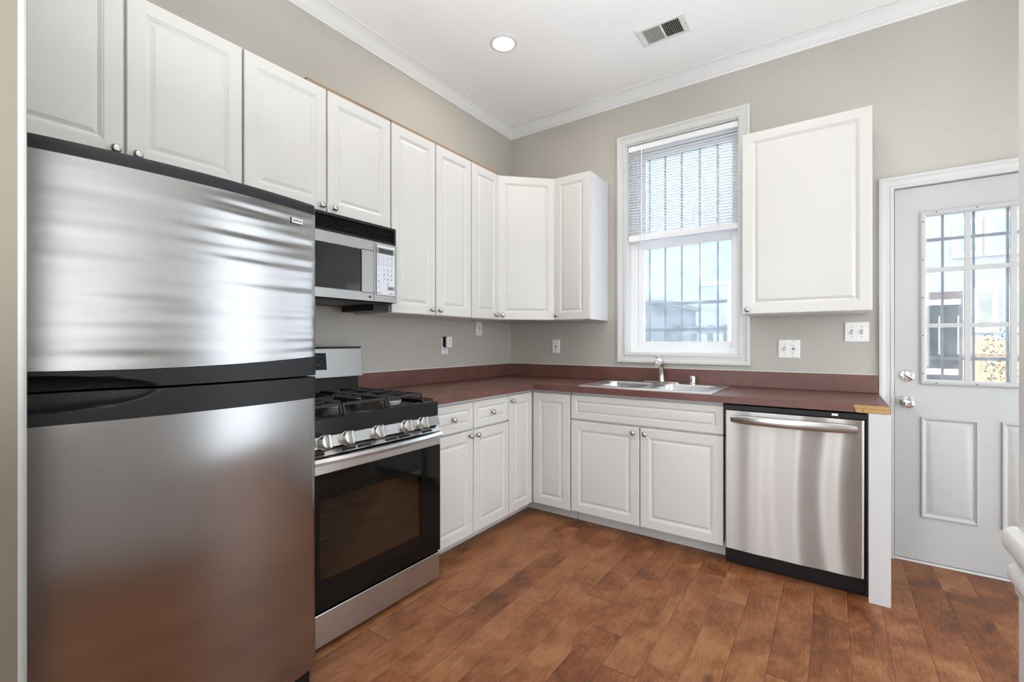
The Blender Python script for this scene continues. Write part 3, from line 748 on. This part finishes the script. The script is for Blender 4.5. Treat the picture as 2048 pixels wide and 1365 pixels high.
dp = mb.build('clock_display', 'black_glass', bgp)
for i, (x, z, s_) in enumerate(((.095, 1.125, '8'), (.115, 1.122, '1'), (.095, 1.108, '7'), (.115, 1.104, '6'), (.10, 1.082, '0'), (.12, 1.072, '-'))):
    text(s_, .010, 'printgrey', dp, (x, ly(z)-.0006, z), 'key_mark')

# ---------------------------------------------------------------- over-the-range microwave
mw = thing('microwave', 'stainless steel over-the-range microwave with keypad and black top vent', 'microwave', (0, -2.003, 0), LEFT)
ML, MR_ = -.372, .362
MB().box(ML, MR_-.002, -.372, -.006, 1.412, 1.812).build('body', 'black', mw)
vt = MB(); vt.box(ML, MR_, -.392, -.373, 1.797, 1.812); vt.box(ML, MR_, -.392, -.373, 1.7225, 1.734); vt.box(MR_-.014, MR_, -.392, -.373, 1.734, 1.797); vt.box(ML, ML+.014, -.392, -.373, 1.734, 1.797)
va = vt.build('vent_grille', 'black', mw, bevel=.001)
sv = MB()
for i in range(6):
    z = 1.739+i*.0098
    sv.loft([[(ML+.014, -.392, z), (ML+.014, -.389, z+.003), (ML+.014, -.374, z+.006), (ML+.014, -.374, z+.003)], [(MR_-.014, -.392, z), (MR_-.014, -.389, z+.003), (MR_-.014, -.374, z+.006), (MR_-.014, -.374, z+.003)]], True, True, True)
sv.build('louvres', 'charcoal', va)
mdx = .210
md = cells([ML, -.335, .133, mdx], [-.400, -.394, -.374], [1.413, 1.456, 1.668, 1.720], lambda x, y, z: not (-.335 < x < .133 and 1.456 < z < 1.668 and y < -.394), 'microwave_door', 'steel_r', mw)
MB().box(-.334, .132, -.3985, -.3945, 1.457, 1.667).build('door_window', 'mw_glass', md)
mb = MB(); mb.box(.1335, .1365, -.4015, -.4001, 1.4565, 1.6675); mb.box(.1365, mdx, -.4012, -.4001, 1.453, 1.456); mb.box(.1365, mdx, -.4012, -.4001, 1.668, 1.671); mb.build('handle_seam', 'dark', md)
for z in (1.690, 1.434):
    MB().lathe([(.0065, 0), (.0065, .002), (.004, .004), (.001, .0045)], (.187, -.4002, z), (0, -1, 0), 16).build('bolt', 'nickel' if z > 1.5 else 'print', md, smooth=True)
pn = MB().box(mdx+.004, MR_, -.400, -.374, 1.413, 1.720).build('control_panel', 'steel_r', mw, bevel=.002)
MB().box(.224, .347, -.4024, -.4003, 1.447, 1.7065).build('keypad_edge', 'print', pn)
kp = MB().box(.2255, .3445, -.4032, -.4025, 1.449, 1.706).build('keypad', 'keypad', pn)
MB().box(.228, .339, -.4042, -.4033, 1.662, 1.693).build('display_bezel', 'lcdframe', kp)
MB().box(.240, .330, -.4050, -.4043, 1.666, 1.689).build('display', 'lcd', kp)
mb = MB()
for r, z in enumerate((1.650, 1.642, 1.632, 1.622, 1.612, 1.604)):
    for c in range(4):
        x = .238+c*.028
        MB().box(x-.009, x+.009, -.4036, -.40325, z-.0012, z+.0012).build('key_legend', 'printgrey', kp)
for z in (1.575, 1.548, 1.520, 1.513, 1.490): MB().box(.231, .247, -.4036, -.40325, z-.0013, z+.0013).build('key_legend', 'printgrey', kp)
for i, ch in enumerate('1234567890'):
    c, r = (i % 3, i//3) if i < 9 else (1, 3)
    text(ch, .017, 'print', kp, (.273+c*.0245, -.4036, 1.580-r*.0245), 'key_digit')
text('STOP', .008, 'print', kp, (.318, -.4042, 1.486), 'key_word'); MB().box(.297, .341, -.4037, -.4033, 1.477, 1.496).build('stop_key', 'lcdframe', kp)
text('ON/OFF', .007, 'print', kp, (.240, -.4037, 1.459), 'key_word'); text('START', .007, 'print', kp, (.320, -.4037, 1.459), 'key_word')
MB().box(ML+.02, MR_-.006, -.360, -.03, 1.402, 1.4115).build('bottom_plate', 'charcoal', mw)
MB().box(.258, .357, -.335, -.06, 1.372, 1.4015).build('filter_housing', 'charcoal', mw)

# ---------------------------------------------------------------- refrigerator
fr_ = thing('refrigerator', 'large stainless steel top-freezer refrigerator with black pocket handle band', 'refrigerator', (0, -2.734, 0), math.radians(88.5))
FW = .372
MB().box(-.352, .352, -.745, -.03, .02, 1.66).build('case', 'charcoal', fr_, bevel=.004)
def fdepth(x):
    s = min(1., abs(x)/FW); d = .830+.042*(1-s*s)
    e = (1-s)*FW
    if e < .016: d -= .016*(1-math.sqrt(max(0, 1-(1-e/.016)**2)))
    return d
def front(mb, z0f, z1f, nx, nz, disp, wall=.75):
    """bowed front between two height functions, with its returns to the rear"""
    us = [-1+2*i/nx for i in range(nx+1)]
    us = [math.copysign(1-(1-abs(u))**1.35, u) if abs(u) > .5 else u for u in us]
    us = sorted(set(round(u, 6) for u in us)); n = len(us)-1
    ids = []
    for j in range(nz+1):
        row = []
        for u in us:
            x = u*FW; s = u; z = z0f(s)+(z1f(s)-z0f(s))*j/nz
            row.append(mb.vert((x, -(fdepth(x)+disp(x, z)), z)))
        ids.append(row)
    for j in range(nz):
        for i in range(n): mb.face((ids[j][i], ids[j][i+1], ids[j+1][i+1], ids[j+1][i]))
    edge = ids[0] + [r[-1] for r in ids[1:]] + ids[-1][-2::-1] + [r[0] for r in ids[-2:0:-1]]
    back = [mb.vert((mb.v[i][0], -wall, mb.v[i][2])) for i in edge]
    for i in range(len(edge)): j = (i+1) % len(edge); mb.face((edge[i], edge[j], back[j], back[i]))
    mb.face(back)
    return mb
def wav(x, z):
    return .00042*math.sin(z*92+1.8*math.sin(x*5)+2*x) + .00055*math.sin(z*48+3*x+.9*math.sin(x*9+1)) + .00026*(1+x*1.2)*math.sin(z*171-3*x+.8*math.sin(x*7))
def wav2(x, z):
    return .0012*math.sin(z*7+x*2.)+.0006*math.sin(z*15-x*4+1)
zb = lambda s: 1.136+.010*s*s+.008*s
fz = front(MB(), lambda s: zb(s)+.0015, lambda s: 1.648, 48, 120, wav).build('freezer_door', 'steel_h', fr_, smooth=True, ang=50)
front(MB(), lambda s: 1.6485, lambda s: 1.682, 48, 6, lambda x, z: -.004*max(0, (z-1.665)/.017)**2).build('top_cap', 'charcoal', fz, smooth=True, ang=50)
def pocket(x, z):
    a = (x+.372)/.272; b = (z-1.083)/.044
    q = a*a+b*b
    return .003 - (.043*(1-q)**.55 if q < 1 else 0)
front(MB(), lambda s: 1.0895, lambda s: zb(s), 72, 30, pocket, .70).build('handle_trim', 'charcoal', fz, smooth=True, ang=60)
rd = front(MB(), lambda s: .075, lambda s: 1.0105-.0*s, 48, 60, wav2).build('refrigerator_door', 'steel_h', fr_, smooth=True, ang=50)
front(MB(), lambda s: 1.012, lambda s: 1.083, 72, 36, pocket, .70).build('handle_trim', 'charcoal', rd, smooth=True, ang=60)
MB().box(-.350, .356, -.815, -.70, .004, .072).build('base_grille', 'black', fr_, bevel=.006)
by = -(fdepth(.29)+.004)
yaw_ = math.atan2(.042*2*.29/FW/FW, 1.)
bdg = MB(); bdg.M = Matrix.Translation((.290, by, 1.609)) @ Matrix.Rotation(yaw_, 4, 'Z'); bdg.box(-.022, .022, 0, .006, -.0095, .0095)
bd = bdg.build('badge', 'print', fz, bevel=.001)
bdg = MB(); bdg.M = Matrix.Translation((.290, by, 1.609)) @ Matrix.Rotation(yaw_, 4, 'Z'); bdg.box(-.0208, .0208, -.0008, -.0001, -.0083, .0083)
bdg.build('badge_face', 'silver_paint', bd)
text('KENMORE', .0078, 'print', bd, (.290, by-.0012, 1.609), 'badge_lettering', rot=(PI/2, 0, yaw_), xs=.9)

# ---------------------------------------------------------------- outlets and switches
def plate_(name, label, cat, loc, rotz, wid, h, gangs, group=None):
    t_ = thing(name, label, cat, loc, rotz, group)
    MB().panel(-wid/2, wid/2, -h/2, h/2, -.006, .0055, [(0, .003), (.003, 0), (.006, -.0005)]).build('wall_plate', 'plate', t_, smooth=True, ang=25)
    n = len(gangs)
    for i, gk in enumerate(gangs):
        x = (i-(n-1)/2)*.046
        for z in ((.048, -.048) if gk == 'gfci' else (.030, -.030)):
            MB().lathe([(.0032, 0), (.0025, .0012)], (x, -.0066, z), (0, -1, 0), 10).build('screw', 'hinge' if gk != 'switch' else 'printgrey', t_)
        if gk == 'switch':
            MB().box(x-.0055, x+.0055, -.0075, -.0066, -.0125, .0125).build('toggle_slot', 'printgrey', t_)
            mb = MB(); mb.M = Matrix.Translation((x, -.0075, 0)) @ Matrix.Rotation(math.radians(28), 4, 'X'); mb.box(-.004, .004, -.012, .001, -.005, .006); mb.build('toggle', 'plate', t_, bevel=.001)
        elif gk == 'gfci':
            r_ = MB().box(x-.0165, x+.0165, -.0085, -.0066, -.0335, .0335).build('receptacle', 'plate', t_, bevel=.001)
            for zc in (.020, -.020):
                mb = MB(); mb.box(x-.0075, x-.0055, -.0089, -.0085, zc-.001, zc+.007); mb.box(x+.0055, x+.0075, -.0089, -.0085, zc, zc+.006); mb.lathe([(.0024, 0), (.002, .0004)], (x, -.0085, zc-.007), (0, -1, 0), 10); mb.build('socket_slots', 'dark', r_)
            MB().box(x-.008, x+.008, -.0096, -.0085, .001, .0055).build('reset_button', 'print', r_); MB().box(x-.008, x+.008, -.0096, -.0085, -.0055, -.001).build('test_button', 'print', r_)
        else:
            r_ = MB(); 
            for zc in (.019, -.019):
                r_.lathe([(.0165, 0), (.016, .0018)], (x, -.0064, zc), (0, -1, 0), 20)
            r_ = r_.build('receptacle', 'plate', t_, smooth=True)
            for zc in (.019, -.019):
                mb = MB(); mb.box(x-.0075, x-.0055, -.0088, -.0082, zc-.002, zc+.006); mb.box(x+.0055, x+.0075, -.0088, -.0082, zc-.001, zc+.005); mb.lathe([(.0024, 0), (.002, .0005)], (x, -.0082, zc-.008), (0, -1, 0), 10); mb.build('socket_slots', 'dark', r_)
    return t_
plate_('power_outlet', 'single white outlet on the back wall left of the window', 'outlet', (.455, -.0005, 1.166), 0, .070, .114, ['gfci'])
plate_('switch_outlet_plate', 'wide white plate with one switch and one outlet right of the window', 'outlet', (2.103, -.0005, 1.161), 0, .116, .114, ['switch', 'gfci'])
plate_('light_switch', 'white double light switch plate beside the back door casing', 'switch', (2.438, -.0005, 1.262), 0, .114, .114, ['switch', 'switch'])
plate_('light_switch', 'single white switch plate high on the left wall below the wall cabinets', 'switch', (.0005, -.450, 1.311), LEFT, .070, .114, ['switch'])
plate_('power_outlet', 'white outlet on the left wall with a night light plugged in', 'outlet', (.0005, -.848, 1.172), LEFT, .070, .118, ['outlet'])
nl = thing('night_light', 'black and white plug-in night light in the left wall outlet', 'night light', (.0005, -.848, 1.200), LEFT)
mb = MB(); mb.loft([rrect(-.026, .026, -.036, .042, .016, 0), rrect(-.027, .027, -.037, .043, .016, .030)], True, True, True)
def rx(mb_): # stand the lofted slab upright against the wall (its z becomes -y)
    mb_.v = [(x, -.0095-z, y) for x, y, z in mb_.v]; return mb_
rx(mb).build('back_shell', 'black', nl, smooth=True, ang=40)
mb = MB(); mb.loft([rrect(-.028, .028, -.038, .044, .017, .0305), rrect(-.028, .028, -.038, .044, .017, .040), rrect(-.024, .024, -.034, .040, .014, .044)], True, True, True)
ft = rx(mb).build('front_shell', 'plate', nl, smooth=True, ang=40)
text('Z', .024, 'blueprint', ft, (-.002, -.0539, .016), 'letter_mark'); text('OFF', .010, 'printgrey', ft, (.0, -.0539, -.012), 'letter_mark')

# ---------------------------------------------------------------- ceiling fittings
def downlight(x, y, label, power=LAMP_W):
    t_ = thing('recessed_downlight', label, 'ceiling light', (x, y, H-.0005), 0, 'recessed ceiling lights')
    MB().lathe([(.088, 0), (.088, -.003), (.080, -.007), (.068, -.007), (.064, -.002)], (0, 0, 0), (0, 0, 1), 40, False, False).build('trim_ring', 'trim', t_, smooth=True, ang=30)
    MB().lathe([(.0645, -.0005), (.0645, -.0025), (.05, -.004), (.002, -.0045)], (0, 0, 0), (0, 0, 1), 40).build('lens', 'lamp', t_, smooth=True)
    l = bpy.data.lights.new('lamp', 'AREA'); l.shape = 'DISK'; l.size = .12; l.energy = power; l.color = LAMP_COL
    lo2 = bpy.data.objects.new('lamp', l); COL.objects.link(lo2); lo2.parent = t_; lo2.location = (0, 0, -.009)
    return t_
downlight(.640, -.995, 'round recessed ceiling light glowing above the corner of the kitchen', 3.3)
downlight(2.12, -.995, 'round recessed ceiling light above the sink side, out of view', 2.2)
downlight(.95, -2.55, 'round recessed ceiling light above the refrigerator, unseen, added for fill', 1.)  # this and the following lamps are added out of view for even fill
downlight(3.10, -1.70, 'round recessed ceiling light near the back door, unseen, added for fill', 1.2)
downlight(1.2, -5.2, 'round recessed ceiling light in the left of the room behind the camera, unseen, added for fill')
downlight(3.0, -5.2, 'round recessed ceiling light in the right of the room behind the camera, unseen, added for fill')

vn = thing('ceiling_vent', 'white metal air register with dark slots on the ceiling', 'vent', (1.493, -.545, H-.0005))
VX, VY = .146, .094
mb = MB(); rows = []
for o, z in ((0, 0), (0, -.003), (.008, -.009), (.024, -.009), (.026, -.003)):
    rows.append([(-VX+o, -VY+o, z), (VX-o, -VY+o, z), (VX-o, VY-o, z), (-VX+o, VY-o, z)])
mb.loft(rows, True, False, False); mb.box(-.006, .006, -VY+.025, VY-.025, -.009, -.003)
mb.box(-VX+.024, -VX+.040, -VY+.025, VY-.025, -.009, -.003); mb.box(VX-.040, VX-.024, -VY+.025, VY-.025, -.009, -.003)
mb.build('vent_frame', 'trim', vn)
MB().box(-VX+.024, VX-.024, -VY+.024, VY-.024, -.0015, -.0005).build('duct_opening', 'dark', vn)
mb = MB()
for sgn in (-1, 1):
    for i in range(9):
        x = sgn*(.0185+i*.0107)
        mb.loft([[(x, -VY+.025, -.0088), (x+.0012, -VY+.025, -.0088), (x+.0012-sgn*.0065, -VY+.025, -.002), (x-sgn*.0065, -VY+.025, -.002)],
                 [(x, VY-.025, -.0088), (x+.0012, VY-.025, -.0088), (x+.0012-sgn*.0065, VY-.025, -.002), (x-sgn*.0065, VY-.025, -.002)]], True, True, True)
mb.build('louvres', 'louvre', vn)
MB().lathe([(.004, 0), (.003, -.002)], (VX-.018, .0, -.009), (0, 0, 1), 10).build('screw', 'hinge', vn)
MB().box(-VX+.012, -VX+.016, -.06, -.04, -.016, -.009).build('damper_lever', 'trim', vn)

# ---------------------------------------------------------------- outside
cells([-12, 16], [.16, 20], [-.42, -.35], lambda *a: True, 'yard_ground', 'ground', props={'kind': 'structure', 'label': 'pale concrete yard behind the house', 'category': 'ground'})
gr = thing('window_bars', 'black iron security bars outside the kitchen window', 'security bars', (0, .22, 0))
for x in (1.162, 1.281, 1.403, 1.530, 1.652, 1.772):
    MB().box(x-.006, x+.006, -.006, .006, 1.10, 2.72).build('bar', 'bar', gr)
for z in (1.295, 1.492, 2.62):
    MB().box(1.06, 1.84, -.016, -.0065, z-.011, z+.011).build('cross_bar', 'bar', gr)
gr = thing('door_bars', 'black iron security bars outside the back door glass', 'security bars', (0, .19, 0))
for x in (2.83, 2.955, 3.085, 3.21):
    MB().box(x-.0055, x+.0055, -.0055, .0055, .2, 1.95).build('bar', 'bar', gr)
for z in (1.785, 1.112, .4):
    MB().box(2.62, 3.36, .008, .018, z-.009, z+.009).build('cross_bar', 'bar', gr)
# neighbouring white house
nb = thing('neighbouring_house', 'large white sided house beyond the yard fence', 'house', (0, 14, -.35))
MB().box(-9, 12, 0, 5, .0, 8.5).build('house_wall', 'siding', nb)
def hwin(x0, x1, z0, z1, pm, par=nb, y=-.001):
    f_ = frame(MB(), x0, x1, z0+.35, z1+.35, y-.06, y, .12, .12, .12, .12).build('window', 'trim', par)
    MB().box(x0+.1, x1-.1, y-.04, y-.01, z0+.45, z1+.25).build('pane', pm, f_)
hwin(5.02, 5.60, 3.5, 4.5, 'bluepane'); hwin(5.66, 6.4, 3.5, 4.6, 'bluepane'); hwin(5.42, 5.92, 1.45, 2.62, 'greenpane'); hwin(6.1, 6.8, 1.45, 2.62, 'bluepane')
hwin(-1.6, -.4, 3.2, 5.2, 'bluepane')
# dark brick rear extension with white-framed windows
bk_ = thing('brick_extension', 'dark brick rear extension with white framed windows seen through the door glass', 'house', (0, 3.5, -.35))
MB().box(2.35, 3.47, 0, 2.5, 0, 2.10).build('brick_wall', 'brick', bk_)
hwin(3.16, 3.27, .95, 1.60, 'bluepane', bk_); hwin(3.31, 3.42, .95, 1.60, 'bluepane', bk_)
MB().box(3.10, 3.44, -.08, -.001, 1.955, 2.01).build('lintel', 'trim', bk_); MB().box(3.10, 3.42, -.09, -.001, 1.20, 1.26).build('window_sill', 'trim', bk_)
MB().box(3.10, 3.41, -.09, -.001, 1.02, 1.06).build('ledge', 'trim', bk_)
# tan board fence in the sun
fn = thing('board_fence', 'tan wooden board fence in sunlight at the end of the yard', 'fence', (0, 7.4, -.35))
for i in range(34):
    x = 3.3+i*.15
    MB().box(x, x+.142, 0, .02, .0, 1.62+.03*math.sin(i*2.1)).build('board', 'fence', fn)
for z in (.45, 1.35): MB().box(3.3, 8.4, -.05, -.0005, z, z+.09).build('rail', 'fence', fn)
# grey fence and shed seen through the window
gf = thing('grey_picket_fence', 'grey weathered fence with open pickets behind the kitchen window', 'fence', (0, 3.2, -.35))
for i in range(10):
    x = .55+i*.20
    if x < 1.75: MB().box(x, x+.07, 0, .03, 0, 1.78).build('picket', 'greyfence', gf)
for z in (1.30, 1.66): MB().box(.54, 1.75, -.04, -.0005, z, z+.10).build('rail', 'greyfence', gf)
sh = thing('garden_shed', 'dark grey garden shed behind the left of the kitchen window', 'shed', (0, 3.0, -.35))
MB().box(-.9, .48, 0, 1.6, 0, 2.05).build('shed_wall', 'greyfence', sh)
MB().prism([(-1.0, 2.052), (.52, 2.052), (.52, 2.12), (-1.0, 2.12)], -.1, 1.7).build('shed_roof', 'greyfence', sh)
iv = MB(); rnd = random.Random(3)
for i in range(520):
    x = 3.86+rnd.uniform(-.09, .16)+.03*math.sin(i); z = rnd.uniform(-.34, 1.35); y = rnd.uniform(-.06, .06); r = rnd.uniform(.010, .02)
    if i < 14: z = -.345+i*.04
    a1 = rnd.uniform(0, 6.28); dx, dz = r*math.cos(a1), r*math.sin(a1); t1 = rnd.uniform(-.02, .02)
    ids = [iv.vert((x-dx, y, z-dz)), iv.vert((x+dz*.5, y+t1, z-dx*.5)), iv.vert((x+dx, y-t1, z+dz)), iv.vert((x-dz*.5, y+t1, z+dx*.5))]; iv.face(ids)
iv_ = iv.build('ivy', 'leaf', None, props={'label': 'dark ivy leaves climbing beside the back door', 'category': 'plant', 'kind': 'stuff'}); iv_.location = (0, 4.2, 0)
